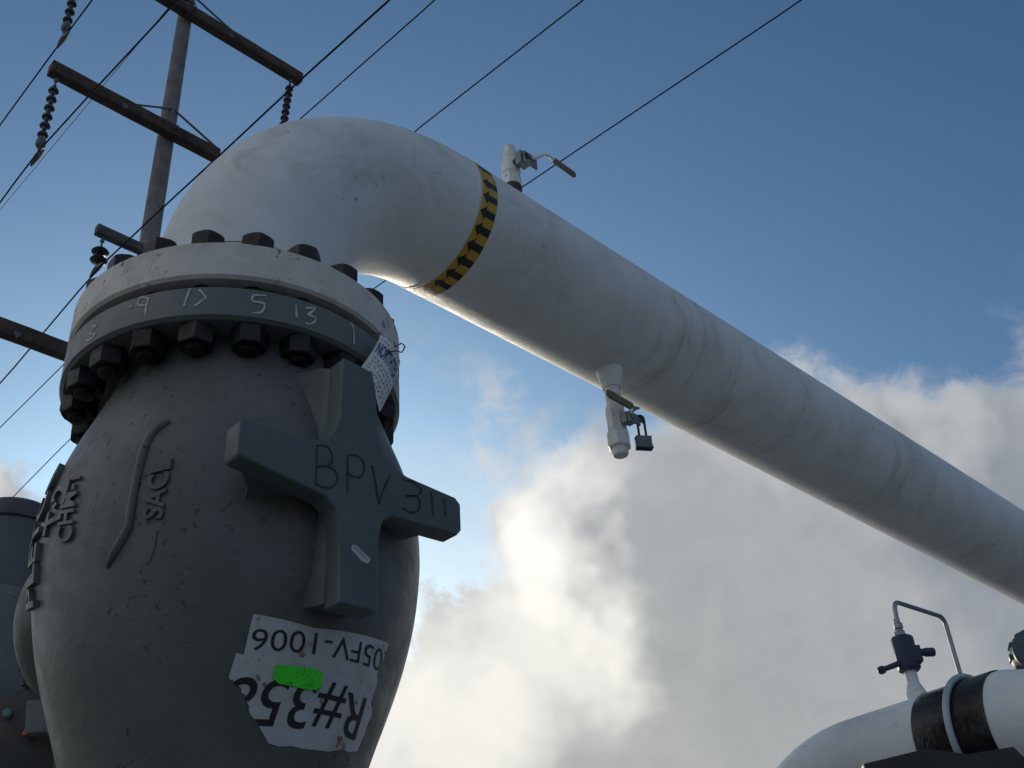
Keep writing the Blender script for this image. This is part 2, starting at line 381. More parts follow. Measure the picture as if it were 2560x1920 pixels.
# cross lug
OUT = [(-.0368, 1.1122), (-.0155, 1.1127), (.0285, 1.1085), (.0375, 1.0716), (.0429, .9935), (.0548, .9464), (.078, .9275), (.109, .9195), (.2225, .9135), (.2349, .903), (.2345, .851), (.2242, .8385), (.074, .8316), (.0541, .8175),
       (.0462, .7813), (.0436, .6511), (-.0303, .6507), (-.0343, .7855), (-.0432, .8111), (-.0632, .8269), (-.2272, .8455), (-.2308, .852), (-.2310, .908), (-.2262, .9148), (-.1022, .9206), (-.0719, .9292), (-.0522, .9536), (-.04, .9886)]
lg = MB().prism(OUT, C0, -A, Z, -.43, -.389) if False else MB()
poly = OUT
vs = [C0+A*s+N*h+Z*z for h in (.43, .388) for s, z in poly]; nn_ = len(poly)
lg.add(vs, [(i, (i+1) % nn_, (i+1) % nn_+nn_, i+nn_) for i in range(nn_)]+[tuple(range(nn_)), tuple(range(2*nn_-1, nn_-1, -1))])
lug = lg.build('cross_lug', M['grey_web'], vroot, bevel=.004, segs=3, smooth=40)
# webs joining the lug to the body: upright web with a sloping top, horizontal web narrowing towards the body
def web(name, secs, vertical):
    # secs: (h, lo, hi, half width low side, half width high side): rectangular sections marching from the plate back into the body
    mb = MB(); vs = []
    for h, z0, z1, w0, w1 in secs: vs += [C0+A*w+N*h+Z*z for z, w in ((z0, w0), (z0, w1), (z1, w1), (z1, w0))]
    n_ = len(secs)
    mb.add(vs, [(i*4+j, i*4+(j+1) % 4, i*4+4+(j+1) % 4, i*4+4+j) for i in range(n_-1) for j in range(4)]+[(3, 2, 1, 0), tuple(n_*4-4+j for j in range(4))])
    return mb.build(name, M['grey_web'], vroot, bevel=.004, segs=2, smooth=50)
web('upright_web', [(.392, .66, 1.110, -.034, .034), (.36, .664, 1.128, -.036, .036), (.33, .668, 1.134, -.044, .042), (.30, .674, 1.136, -.056, .052), (.27, .68, 1.138, -.075, .065), (.24, .69, 1.14, -.10, .08), (.20, .70, 1.14, -.12, .10)], True)
web('level_web', [(.391, .852, .904, -.205, .21), (.37, .850, .908, -.185, .19), (.345, .842, .918, -.160, .165), (.32, .825, .935, -.15, .15), (.29, .80, .96, -.15, .15), (.25, .77, 1.0, -.15, .15)], False)
# handwriting on the lug
def lugpt(s, z, h=0): return C0+A*s+N*(.43+.0004+h)+Z*z
marks = [[[(-.0853, .9134), (-.0844, .8391)], [(-.0853, .9134), (-.0663, .919), (-.0555, .9081), (-.0573, .8882), (-.0835, .8745)], [(-.0835, .8745), (-.0545, .8819), (-.0424, .8692), (-.0482, .8507), (-.0632, .8412), (-.0845, .8414)]],
         [[(-.0229, .917), (-.021, .8488)], [(-.0229, .917), (-.0029, .9227), (.0122, .9118), (.0085, .8884), (-.0034, .8809), (-.0206, .8812)]],
         [[(.0285, .9148), (.0357, .89), (.0449, .8444)], [(.0449, .8444), (.0551, .8766), (.0703, .9101)]],
         [[(.0974, .9089), (.1205, .9127), (.1394, .9036), (.1318, .8898), (.106, .8798)], [(.106, .8798), (.1289, .8864), (.1374, .8753), (.1313, .8585), (.114, .8503), (.0956, .8538)]],
         [[(.1632, .9047), (.1678, .8571)]], [[(.1948, .9032), (.1965, .8656)]]]
strokes('handwriting', marks, .0038, lugpt, M['marker'], lug)
lt = patch('serial_label', [(-.0101, .7551), (-.0011, .7563), (.0123, .748), (.0293, .739), (.0225, .7295), (.0101, .7308), (-.0114, .7455)], lambda x, y, z: lugpt(x, y, .0005), M['sticker'], lug)
strokes('serial_print', [[[(-.006+.0028*i, .750-.0016*i), (-.0035+.0028*i, .7535-.0016*i)] for i in range(10)]], .0012, lambda x, y, z: lugpt(x, y, .0012), M['grey_ink'], lug)
# chalk numbers on the flange rim
def rimpt(th, z, h=0): return Vector((C0.x+(FR+.0005+h)*math.cos(th), C0.y+(FR+.0005+h)*math.sin(th), z))
chalk = [[[(-2.2072, 1.2588), (-2.1695, 1.2524), (-2.2159, 1.2440), (-2.1636, 1.2346), (-2.1919, 1.2268), (-2.245, 1.232)]],
         [[(-1.8061, 1.2704), (-1.8535, 1.2772), (-1.8674, 1.2617), (-1.8114, 1.2562), (-1.8061, 1.2704)], [(-1.8061, 1.2704), (-1.8114, 1.2500), (-1.8066, 1.2307)]], [[(-1.9229, 1.2618), (-1.9049, 1.2634)]],
         [[(-1.5724, 1.2793), (-1.5943, 1.2379)]], [[(-1.5227, 1.2759), (-1.4789, 1.2563)], [(-1.4789, 1.2563), (-1.5359, 1.2371)]],
         [[(-1.1662, 1.2713), (-1.2334, 1.2680)], [(-1.2334, 1.2680), (-1.2353, 1.2539), (-1.1724, 1.2517), (-1.1833, 1.232), (-1.2303, 1.227)]],
         [[(-.9984, 1.2659), (-.991, 1.2369)]], [[(-.9448, 1.2638), (-.8851, 1.2717), (-.9268, 1.2511)], [(-.9268, 1.2511), (-.8766, 1.2492), (-.9024, 1.2329), (-.9402, 1.2303)]],
         [[(-.6390, 1.2735), (-.6194, 1.2715), (-.6089, 1.2299)]]]
strokes('chalk_number', chalk, .0046, rimpt, M['chalk'], flange, sx=FR)
# big torn sticker on the body
STICK = [(-1.1801, .6507), (-.8566, .6415), (-.2894, .6598), (-.2968, .6361), (-.3341, .6178), (-.2951, .5986), (-.2811, .5849), (-.2872, .5624), (-.2191, .5454), (-.2302, .5137), (-.2506, .4875), (-.5514, .4717), (-.763, .468), (-.9976, .47),
         (-1.0672, .4913), (-1.1319, .5092), (-1.1669, .5279), (-1.2003, .5445), (-1.2471, .5554), (-1.2698, .5599), (-1.2431, .5928), (-1.2047, .5907)]
def jag(P, amp=.004):
    o = []
    for i in range(len(P)):
        a, b_ = P[i], P[(i+1) % len(P)]; o.append(a)
        if 3 <= i < 19 and i != 11:
            for t in (.33, .66): o.append((a[0]+(b_[0]-a[0])*t+random.uniform(-amp, amp)*2.5, a[1]+(b_[1]-a[1])*t+random.uniform(-amp, amp)*.7))
    return o
STK = jag(STICK)
stk = patch('torn_label', STK, lambda x, y, z: bodypt(x, y, .0012), M['sticker'], vroot, maxlen=.02)
text_on('printed_text', '205FV-1006', [(-.2277, .6473), (-1.1736, .6286), (-.2018, .6130), (-1.1759, .5975)], lambda x, y, z: bodypt(x, y, .0020), M['ink'], stk, bold=-.004, clip=STK)
text_on('printed_text', 'R#358', [(-.345, .5720), (-1.2431, .5665), (-.325, .4990), (-1.3267, .4900)], lambda x, y, z: bodypt(x, y, .0020), M['ink'], stk, bold=.004, clip=STK, maxlen=.007)
patch('green_sticker', [(-1.0309, .5807), (-.8078, .5826), (-.7461, .5800), (-.7358, .5549), (-.8134, .5514), (-.9967, .5543), (-1.0394, .562)], lambda x, y, z: bodypt(x, y, .0028), M['green'], stk)
# raised cast ridge and lettering on the left flank
RIDGE = [(-1.6738, .9919), (-1.7168, .9857), (-1.7504, .9721), (-1.770, .955), (-1.779, .9287), (-1.7873, .8796), (-1.7945, .8342), (-1.8016, .7955), (-1.8369, .7743), (-1.8754, .756), (-1.9086, .7356)]
MB().tube([bodypt(t, z, .0) for t, z in RIDGE], [.004]+[.0085]*9+[.004], seg=10).build('cast_ridge', M['grey'], vroot, smooth=80)
up_ = lambda x, y, z: bodypt(x, y, z)
text_on('cast_lettering', 'SACL', [(-1.6334, .8001), (-1.6158, .9091), (-1.7306, .8041), (-1.7156, .9021)], up_, M['grey'], vroot, bold=.02, extrude=.005)
strokes('cast_stroke', [[[(-1.66, .784), (-1.6735, .7555), (-1.689, .734)], [(-1.689, .734), (-1.715, .732)]]], .006, lambda x, y, z: bodypt(x, y, .002), M['grey'], vroot, sx=.34)
text_on('cast_lettering', 'CHM-1', [(-2.1306, .798), (-2.1385, .9195), (-2.265, .8090), (-2.262, .9290)], up_, M['grey'], vroot, bold=.02, extrude=.006)
text_on('cast_lettering', 'T:2', [(-2.2374, .8325), (-2.2152, .9241), (-2.4173, .8403), (-2.3783, .9295)], up_, M['grey'], vroot, bold=.02, extrude=.007)
text_on('cast_lettering', 'PLETCO', [(-2.48, .726), (-2.44, 1.00), (-2.66, .740), (-2.60, 1.00)], up_, M['grey'], vroot, bold=.02, extrude=.010)
# rounded side boss behind the left flank
bc = Vector((-.885, 1.99, .80)); bx = Vector((-1, .05, 0))
MB().lathe([(.145, -.2), (.144, .0), (.137, .03), (.122, .052), (.10, .066), (.06, .072)], bc, bx, seg=64).build('side_boss', M['grey'], vroot, smooth=50)
bn = MB().lathe([(.022, .06), (.022, .085), (.018, .09)], bc+Z*.0, bx, seg=6).build('boss_plug', M['grey_smooth'], vroot)

# ================================================================== white pipeline
proot = thing('pipeline', 'long white steel pipe with a wide elbow bolted onto the grey valve', 'pipe', (C0.x, C0.y, CZ+T1))
Z0 = CZ+T1+GAP
wf = MB().lathe([(.1, Z0-.012), (.265, Z0-.0118), (.27, Z0-.0005), (FR-.006, Z0), (FR, Z0+.006), (FR, ZT-.005), (FR-.005, ZT), (.262, ZT+.001), (.250, ZT+.006), (.236, ZT+.03), (.212, ZT+.075), (PIPE_R+.001, ZT+.108), (PIPE_R, ZT+.1166)], C0, seg=160, caps=(True, False))
wf.build('white_flange', M['flange_white'], proot, smooth=30)
MB().lathe([(.262, CZ+T1+.0114), (.262, Z0-.0122)], C0, seg=96).build('gasket', M['seal'], proot)
pts = [C0+Z*(ZT+.1166)]
for i in range(1, 49):
    t = math.pi/2*i/48; pts.append(C0+Z*(ZT+.1166)+A*(ELB_R*(1-math.cos(t)))+Z*(ELB_R*math.sin(t)))
MB().tube(pts, PIPE_R, seg=128, caps=False).build('elbow', M['white'], proot, smooth=60)
w1 = MB(); w1.lathe([(PIPE_R-.002, -.006), (PIPE_R+.0012, -.004), (PIPE_R+.002, 0), (PIPE_R+.0012, .004), (PIPE_R-.002, .006)], E0, A, seg=128, caps=(False, False)); w1.build('weld_seam', M['white'], proot, smooth=80)
MB().lathe([(PIPE_R, 0), (PIPE_R, .5), (PIPE_R, 1), (PIPE_R, 2), (PIPE_R, 4), (PIPE_R, 8), (PIPE_R, 26)], E0, A, seg=128, caps=(True, False)).build('straight_run', M['white'], proot, smooth=60)
pe = E0+A*26; MB().tube([pe-A*.001]+[pe+A*(ELB_R*math.sin(t))-Z*(ELB_R*(1-math.cos(t))) for t in [math.pi/2*i/24 for i in range(1, 25)]]+[Vector((pe.x+A.x*ELB_R, pe.y+A.y*ELB_R, -H-.1))], PIPE_R, seg=64).build('far_elbow', M['white'], proot, smooth=60)
def cyl(s, phi, h=0):
    return E0+A*s+N*((PIPE_R+.0006+h)*math.cos(phi))+Z*((PIPE_R+.0006+h)*math.sin(phi))
band = MB().lathe([(PIPE_R, .0095), (PIPE_R+.001, .0100), (PIPE_R+.001, .067), (PIPE_R, .0675)], E0, A, seg=128, caps=(False, False)).build('arrow_band', M['amber'], proot, smooth=60)
na = 27; ar = MB()
for k in range(na):
    p0 = math.radians(4.0-13.6*k) if k else math.radians(4.0)
    if k > 25: continue
    hw = math.radians(13.6)/2
    tip, neck, tail = .0125, .033, .0655
    def strip(xs, w0, w1):
        c = []
        for i in range(5):
            t = i/4; c.append((xs[0]+(xs[1]-xs[0])*t, w0+(w1-w0)*t))
        vs = []
        for s_, w_ in c: vs += [cyl(s_, p0-w_, .0008), cyl(s_, p0, .0008), cyl(s_, p0+w_, .0008)]
        ar.add(vs, [(3*i+j, 3*i+j+1, 3*i+j+4, 3*i+j+3) for i in range(4) for j in (0, 1)])
    strip((tip, neck), hw*.02, hw*.93); strip((neck, tail), hw*.45, hw*.45)
ar.build('arrow_print', M['tape_black'], band)
# blue pen strokes and an orange scribble on the pipe
strokes('pen_mark', [[[(.98, math.radians(48)), (.99, math.radians(30)), (.985, math.radians(15))]], [[(1.10, math.radians(45)), (1.105, math.radians(30)), (1.12, math.radians(22))]]], .0022, lambda x, y, z: cyl(x, y, .0005), M['blue_ink'], proot)
# stud bolts
def nut(c, r, h, rot, up=1):
    mb = MB(); rc = r/math.cos(math.pi/6)
    vs = []; 
    def ring(rad, z, clampr=None):
        for k in range(24):
            t = k*math.pi/12; tt = (t % (math.pi/3))-math.pi/6; d = rad/math.cos(tt)
            if clampr: d = min(d, clampr)
            vs.append(V3(c)+Vector((d*math.cos(t+rot), d*math.sin(t+rot), z)))
    ring(r, 0); ring(r, h-.006*up); ring(r, h-.0025*up, r*1.11); ring(r*.97, h, r*1.02)
    fs = [(i*24+k, i*24+(k+1) % 24, (i+1)*24+(k+1) % 24, (i+1)*24+k) for i in range(3) for k in range(24)]
    fs += [tuple(range(23, -1, -1)), tuple(range(72, 96))]
    return mb.add(vs, fs)
for k in range(20):
    an = -.9155+k*math.pi/10; c = C0+Vector((.302*math.sin(an), -.302*math.cos(an), 0))
    mb = MB(); zb = CZ-.040-.013
    prof = [(.010, zb), (.0155, zb+.002)]
    for j in range(8): prof += [(.0182, zb+.003+j*.004), (.0165, zb+.005+j*.004)]
    prof += [(.0182, zb+.04), (.0182, ZT+.045), (.014, ZT+.047)]
    sb = mb.lathe(prof, c, seg=20).build('stud_bolt', M['nut'], proot, smooth=50)
    nut(c+Z*(ZT+.0015), .0305, .037, random.random()*3).build('nut', M['nut'], sb, smooth=25)
    nut(c+Z*(CZ-.0015), .0305, -.038, random.random()*3, -1).build('nut', M['nut'], sb, smooth=25)

# ================================================================== ball valves on the pipe
def hexa(mb, c, r, z0, z1, rot=0, ch=.003):
    mb.lathe([(r-ch, z0), (r, z0+ch), (r, z1-ch), (r-ch, z1)], c, seg=6, phase=rot); return mb
# upper vent valve: stands on top of the pipe
base = E0+A*.352+Z*PIPE_R
vt = thing('vent_valve', 'small white ball valve standing upright on top of the pipe, lever pointing right', 'valve', base, 'small ball valves on the pipe')
MB().lathe([(.030, -.01), (.027, .02), (.021, .05), (.021, .12)], base, seg=32).build('nipple', M['fit'], vt)
MB().lathe([(.030, .118), (.031, .122), (.031, .138), (.029, .142)], base, seg=32).build('sealant_ring', M['seal'], vt)
bd = MB(); hexa(bd, base, .032, .142, .192, .3); bd.lathe([(.024, .19), (.031, .20), (.031, .24), (.0235, .252), (.0235, .29)], base, seg=32); hexa(bd, base, .0235, .262, .308, .5)
bd.build('valve_body', M['fit'], vt, smooth=30)
pg = MB(); hexa(pg, base, .020, .307, .322, .2); pg.build('end_plug', M['fit'], vt, smooth=30)
sc0 = base+Z*.225
MB().lathe([(.017, .015), (.017, .048), (.012, .05), (.012, .075)], sc0, N, seg=24).build('stem', M['nut'], vt)
pl = MB().box(sc0+N*.052+A*.0, A*.020, N*.012, Z*.026)
pl.build('stem_collar', M['plate'], vt, bevel=.002)
lp = MB().box(sc0+N*.070+A*.018-Z*.004, A*.030, N*.004, Z*.025)
lpo = lp.build('lock_plate', M['plate'], vt, bevel=.003)
MB().lathe([(.005, 0), (.005, .0045)], sc0+N*.0705+A*.020, N, seg=16).build('plate_hole', M['lockd'], lpo)
q0 = sc0+N*.080
lv = MB().tube([q0+A*.02-Z*.0, q0+A*.035+Z*.006+N*.004, q0+A*.06+Z*.028+N*.015, q0+A*.085+Z*.032+N*.02, q0+A*.10+Z*.026+N*.02], .0055, seg=10).build('lever', M['fit'], vt)
gp = MB()
def grip(mb, p, q, w, t, up):
    p, q = V3(p), V3(q); d = (q-p).normalized(); s = d.cross(up).normalized(); u = s.cross(d); vs = []
    ks = [(0, .55), (.03, .85), (.08, 1), (.9, 1), (.97, .8), (1, .4)]
    for k, f in ks:
        c = p.lerp(q, k)
        for j in range(12):
            a_ = j*math.pi/6; vs.append(c+s*(w*f*max(-1, min(1, 1.25*math.cos(a_))))+u*(t*f*max(-1, min(1, 1.25*math.sin(a_)))))
    mb.add(vs, [(i*12+j, i*12+(j+1) % 12, (i+1)*12+(j+1) % 12, (i+1)*12+j) for i in range(5) for j in range(12)]+[tuple(range(11, -1, -1)), tuple(range(60, 72))])
grip(gp, q0+A*.098+Z*.027+N*.02, q0+A*.205+Z*.022+N*.02, .006, .0115, Vector((0, 0, 1)))
gp.build('lever_sleeve', M['lever'], lv, smooth=50)

# lower drain valve: hangs from the underside
top = E0+A*.733-Z*PIPE_R
dr = thing('drain_valve', 'small white ball valve hanging below the pipe, its lever closed and padlocked', 'valve', top-Z*.305, 'small ball valves on the pipe')
MB().lathe([(.046, .03), (.044, .004), (.040, -.014), (.031, -.060), (.029, -.066)], top, seg=40).build('branch_outlet', M['fit'], dr)
MB().lathe([(.0245, -.06), (.0245, -.16)], top, seg=32).build('nipple', M['fit'], dr)
bd = MB(); bd.lathe([(.022, -.126), (.031, -.142), (.031, -.150), (.0325, -.165), (.031, -.178), (.031, -.224), (.029, -.230)], top, seg=8, phase=.3); hexa(bd, top, .037, -.278, -.226, .35, .004)
bd.build('valve_body', M['fit'], dr, smooth=30)
pg = MB(); pg.lathe([(.025, -.27), (.025, -.296), (.022, -.303)], top, seg=10); pg  .build('end_plug', M['fit'], dr, smooth=40)
s0 = top-Z*.195
MB().lathe([(.016, .015), (.016, .045), (.010, .047), (.010, .066)], s0, N, seg=24).build('stem', M['plate'], dr)
MB().box(s0+N*.044, A*.017, N*.010, Z*.017).build('stem_collar', M['plate'], dr, bevel=.002)
q0 = s0+N*.060
lp = MB()
lp.box(q0+A*.010-Z*.002, A*.026, N*.003, Z*.018).box(q0+A*.045+Z*.006, A*.014, N*.003, Z*.010)
lp.build('lock_plate', M['plate'], dr, bevel=.002)
br_ = MB(); br_.tube([q0-A*.004+Z*.008, q0+A*.022+Z*.034, q0+A*.046+Z*.048, q0+A*.024+Z*.044, q0+A*.004+Z*.018], .0035, seg=8).build('lock_bracket', M['plate'], dr)
lv = MB(); lv.tube([q0-A*.004-Z*.004, q0+A*.0+Z*.018, q0+A*.008+Z*.038], .0055, seg=10)
lv = lv.build('lever', M['fit'], dr)
gp = MB(); grip(gp, q0+A*.016+Z*.038, q0-A*.108+Z*.044, .0055, .013, Vector((0, 0, 1))); gp.build('lever_sleeve', M['lever'], lv, smooth=50)
# padlock on its plate
pk = q0+A*.036+N*.004; kz = -.060; PL = Vector((.97, .24, 0)); PN = Vector((.24, -.97, 0))
lk = thing('padlock', 'laminated steel padlock hanging from the lock plate of the drain valve', 'padlock', pk+Z*(kz-.038))
pts = [pk+PL*.011+Z*kz]
for i in range(9): t = math.pi*i/8; pts.append(pk+PL*(.011*math.cos(t))+Z*(.004+.011*math.sin(t)))
pts.append(pk-PL*.011+Z*kz)
MB().tube(pts, .0038, seg=12).build('shackle', M['lockd'], lk)
lb = MB()
for i in range(9):
    w = .0245 if i in (0, 8, 7) else .0226+.0008*(i % 2)
    lb.box(pk+Z*(kz-.0022-.0043*i), PL*w, PN*.011, Z*.0019)
lb.build('lock_body', M['lock'], lk, bevel=.0006)
bp = MB().box(pk+Z*(kz-.0022-.0043*8-.0034), PL*.0255, PN*.0115, Z*.0013)
for i in range(6): bp.lathe([(.003, -.003), (.002, .001)], pk+PL*(-.018+.0072*i)+Z*(kz-.0405), seg=8)
bp.build('bottom_plate', M['lockd'], lk)

# ================================================================== paper tag wired to the flange
ta, tb, tcc, td = at_y(952, 836, 1.755), at_y(900, 925, 1.715), at_y(952, 1031, 1.735), at_y(1001, 905, 1.80)
tg = thing('inspection_tag', 'white paper tag with blue heading wired to the rim between flange and lug', 'tag', tcc)
def tagpt(u, v, h=0):                # u along the heading (a->d), v across (a->b)
    p = ta*(1-u)*(1-v)+td*u*(1-v)+tb*(1-u)*v+tcc*u*v
    nrm = (td-ta).cross(tb-ta).normalized()
    if nrm.y > 0: nrm = -nrm
    return p+nrm*(h+.010*math.sin(math.pi*u)*1.0+.006*math.sin(math.pi*v*1.2))
cd = patch('card', [(0, .03), (.03, 0), (.97, 0), (1, .03), (1, .97), (.97, 1), (.03, 1), (0, .97)], lambda x, y, z: tagpt(x, y), M['paper'], tg, maxlen=.12)
text_on('tag_heading', 'NORTHTEX', [(.05, .50), (.96, .48), (.05, .20), (.96, .18)], lambda x, y, z: tagpt(x, y, .0008), M['blue_ink'], cd, bold=.03, maxlen=.1)
scr = []; rs = random.Random(3)
for v in (.10, .58, .66, .74, .82, .90):
    u = .08; row = []
    while u < .9:
        L = rs.uniform(.03, .08); row.append([(u, v+rs.uniform(-.02, .02)), (u+L*.5, v+rs.uniform(-.025, .025)), (u+L, v+rs.uniform(-.02, .02))]); u += L+rs.uniform(.03, .08)
    scr.append(row)
strokes('tag_writing', scr, .018, lambda x, y, z: tagpt(x, y, .0008), M['grey_ink'], cd)
wl = [at_y(974, 880, 1.745), at_y(990, 877, 1.75), at_y(1004, 881, 1.76), at_y(1011, 872, 1.765), at_y(1010, 862, 1.77), at_y(1002, 858, 1.77), at_y(993, 864, 1.765), at_y(988, 868, 1.78), at_y(986, 856, 1.80)]
MB().tube(wl, .0012, seg=8).build('tie_wire', M['wire'], tg)
wl = [at_y(1005, 879, 1.768), at_y(1013, 867, 1.775), at_y(1006, 859, 1.775), at_y(996, 862, 1.77)]
MB().tube(wl, .0010, seg=8).build('tie_wire', M['wire'], tg)
MB().lathe([(.0045, -.0004), (.0045, .0012)], at_y(972, 880, 1.748), (0, -1, 0), seg=16).build('eyelet', M['wire'], tg)

# ================================================================== lower right process line
CA = Vector((.928, 2.153, .523)); b_az = 2.261; AB = Vector((math.cos(b_az), math.sin(b_az), 0)); QB = AB.cross(Z)
lr = thing('process_line', 'white pipe with a black wrapped section in the lower right corner', 'pipe', CA-Z*.11)
pts = [CA+AB*.16+AB*(.2*i/6) for i in range(7)]; RB = .32; L0 = .36
for i in range(1, 33):
    t = math.pi/2*i/32; pts.append(CA+AB*(L0+RB*math.sin(t))-Z*(RB*(1-math.cos(t))))
pts += [pts[-1]-Z*.3, Vector((pts[-1].x, pts[-1].y, -H-.05))]
MB().tube(pts, .11, seg=96, caps=False).build('pipe_elbow', M['white'], lr, smooth=60)
MB().lathe([(.1095, -.6), (.1095, .17)], CA, AB, seg=96).build('pipe_core', M['seal'], lr)  if False else None
MB().lathe([(.105, .0), (.1125, .001), (.113, .004), (.113, .158), (.1125, .161), (.105, .162)], CA, AB, seg=96, caps=(False, False)).build('black_wrap', M['wrap'], lr, smooth=40)
prof = []
for s_, r_ in ((.001, .1095), (-.012, .1093), (-.025, .106), (-.04, .1015), (-.055, .098), (-.075, .0955), (-.1, .0945), (-1.6, .0945)): prof.append((r_, s_))
MB().lathe(prof, CA, AB, seg=96, caps=(False, True)).build('reducer', M['white'], lr, smooth=60)
cl = []
for i in range(33):
    t = math.radians(-125+250*i/32)+math.pi/2
    cl.append(CA+AB*.074+QB*(.1200*math.cos(t))+Z*(.1200*math.sin(t)))
ub = thing('pipe_clamp', 'pale round bar clamp bent over the black wrapped section', 'clamp', CA+AB*.074-Z*.11)
MB().tube(cl, .0070, seg=14).build('u_bolt', M['strap'], ub)
# support under it
sp = thing('pipe_support', 'black steel support bracket under the wrapped section of pipe', 'support', (.75, 2.1, -H))
yy = 2.02
o3 = [at_y(x, y, yy) for x, y in ((2159, 1909), (2315, 1871), (2420, 1885), (2534, 1866), (2580, 1912))]
p2 = [(p.x, p.z) for p in o3]+[(o3[-1].x+.02, .25), (o3[0].x, .25)]
vs = [Vector((a_, yy+h_, b_)) for h_ in (0, .02) for a_, b_ in p2]; k = len(p2)
MB().add(vs, [(i, (i+1) % k, (i+1) % k+k, i+k) for i in range(k)]+[tuple(range(k)), tuple(range(2*k-1, k-1, -1))]).build('front_plate', M['steel_black'], sp, bevel=.002)
MB().box((.73, 2.17, .398), (.16, 0, 0), (0, .13, 0), (0, 0, .010)).build('saddle_plate', M['steel_black'], sp)
MB().box((.73, 2.17, .30), (.05, 0, 0), (0, .05, 0), (0, 0, .088)).box((.73, 2.17, -.35), (.045, 0, 0), (0, .045, 0), (0, 0, .66)).build('post', M['steel_black'], sp)

# needle valve with its tubing loop on top of that line
nb = Vector((.803, 2.307, 0))
nv = thing('needle_valve', 'navy blue instrument valve with bent steel tubing, on a white stub behind the black wrap', 'valve', nb+Z*.62)
MB().lathe([(.022, .60), (.022, .645), (.013, .668), (.0125, .705)], nb, seg=24).build('stub', M['white'], nv, smooth=60)
vb = MB().lathe([(.021, .693), (.025, .697), (.025, .764), (.022, .769)], nb, seg=8, phase=.3)
vb.box(nb+Vector((.012, -.010, .724)), Vector((.015, 0, 0)), Vector((0, .014, 0)), Vector((0, 0, .018)))
vbo = vb.build('valve_block', M['navy'], nv, bevel=.002, smooth=30)
MB().tube([Vector((.79, 2.30, .712)), Vector((.765, 2.30, .7045)), Vector((.745, 2.30, .699))], [.0065, .006, .0055], seg=12).build('handle', M['navy'], vbo)
MB().lathe([(.004, -.009), (.0078, -.006), (.009, 0), (.0078, .006), (.004, .009)], Vector((.742, 2.30, .698)), (1, 0, .25), seg=14).build('handle_knob', M['navy'], vbo, smooth=60)
MB().lathe([(.008, 0), (.008, .02), (.0095, .022), (.0095, .040), (.007, .043)], Vector((.818, 2.295, .729)), (1, -.1, -.08), seg=16).build('handle', M['navy'], vbo)
ft = MB(); hexa(ft, nb, .0125, .768, .782, .1, .002); hexa(ft, nb, .0105, .786, .800, .4, .002); ft.lathe([(.007, .78), (.007, .81)], nb, seg=12); ft.build('tube_fitting', M['tube'], nv)
def bend(P, R, n=8):
    P = [V3(p) for p in P]; o = [P[0]]
    for i in range(1, len(P)-1):
        a_ = (P[i-1]-P[i]).normalized(); c_ = (P[i+1]-P[i]).normalized()
        s_ = P[i]+a_*R; e_ = P[i]+c_*R
        for k in range(n+1):
            t = k/n; o.append(s_*(1-t)**2+P[i]*2*t*(1-t)+e_*t*t)
    return o+[P[-1]]
zt_ = .851
MB().tube(bend([nb+Z*.795, nb+Vector((.004, 0, zt_)), Vector((.957, 2.436, zt_)), Vector((.957, 2.436, .45))], .022), .0052, seg=12).build('bent_tube', M['tube'], nv, smooth=60)
# instrument head at the right edge
ic = at_y(2592, 1638, 2.15)
ih = thing('junction_head', 'dark teal instrument head cut off by the right edge above the pipe', 'instrument', ic-Z*.12)
MB().lathe([(.030, -.035), (.046, -.028), (.050, -.01), (.050, .012), (.046, .018), (.046, .03), (.038, .036)], ic, (-.25, -.95, .1), seg=40).build('housing', M['teal'], ih, smooth=35)
rb = MB()
for k in range(12):
    t = 2*math.pi*k/12; ax = Vector((-.25, -.95, .1)).normalized(); x_ = Z.cross(ax).normalized(); y_ = ax.cross(x_)
    rb.box(ic+ax*.001+x_*(.050*math.cos(t))+y_*(.050*math.sin(t)), ax*.010, (x_*math.cos(t)+y_*math.sin(t))*.003, (x_*-math.sin(t)+y_*math.cos(t))*.006)
rb.build('cap_rib', M['teal'], ih, bevel=.001)
MB().lathe([(.02, -.035), (.02, -.055), (.024, -.057), (.024, -.075), (.014, -.078), (.014, -.17)], ic, seg=20).build('neck', M['teal'], ih)

# ================================================================== utility pole and its line
P0 = Vector((-5.9186, 13.783, 0)); PA = Vector((math.cos(.805), math.sin(.805), 0)); PU = Vector((-PA.y, PA.x, 0))
def pt(s, z, w=0): return P0+PA*s+PU*w+Z*z
pole = thing('utility_pole', 'tall weathered wooden utility pole with brown crossarms behind the elbow', 'utility pole', (P0.x, P0.y, -H))
MB().lathe([(.21, -H-.5), (.175, 8), (.155, 13), (.135, 18), (.115, 22)], P0, seg=32).build('pole_shaft', M['wood'], pole, smooth=60)
MB().lathe([(.158, 18.42), (.165, 18.43), (.165, 18.52), (.158, 18.53)], P0, seg=32, caps=(False, False)).build('pole_band', M['galv'], pole)
def arm(s0, s1, z, hh, m, off=-.24, name='crossarm'):
    mb = MB(); n_ = 12; seg = [pt(s0+(s1-s0)*i/n_, z, off) for i in range(n_+1)]; vs = []
    for i, p in enumerate(seg):
        for y_, z_ in ((-1, -1), (1, -1), (1, 1), (-1, 1)): vs.append(p+PU*(hh*.8*y_)+Z*(hh*z_+random.uniform(-.004, .004)))
    mb.add(vs, [(i*4+j, i*4+(j+1) % 4, i*4+4+(j+1) % 4, i*4+4+j) for i in range(n_) for j in range(4)]+[(3, 2, 1, 0), tuple(n_*4+j for j in range(4))])
    a_ = mb.build(name, m, pole, smooth=20, bevel=.012, segs=2); return a_
def brace(p, q, par): MB().tube([p, q], .022, seg=8).build('brace', M['galv'], par)
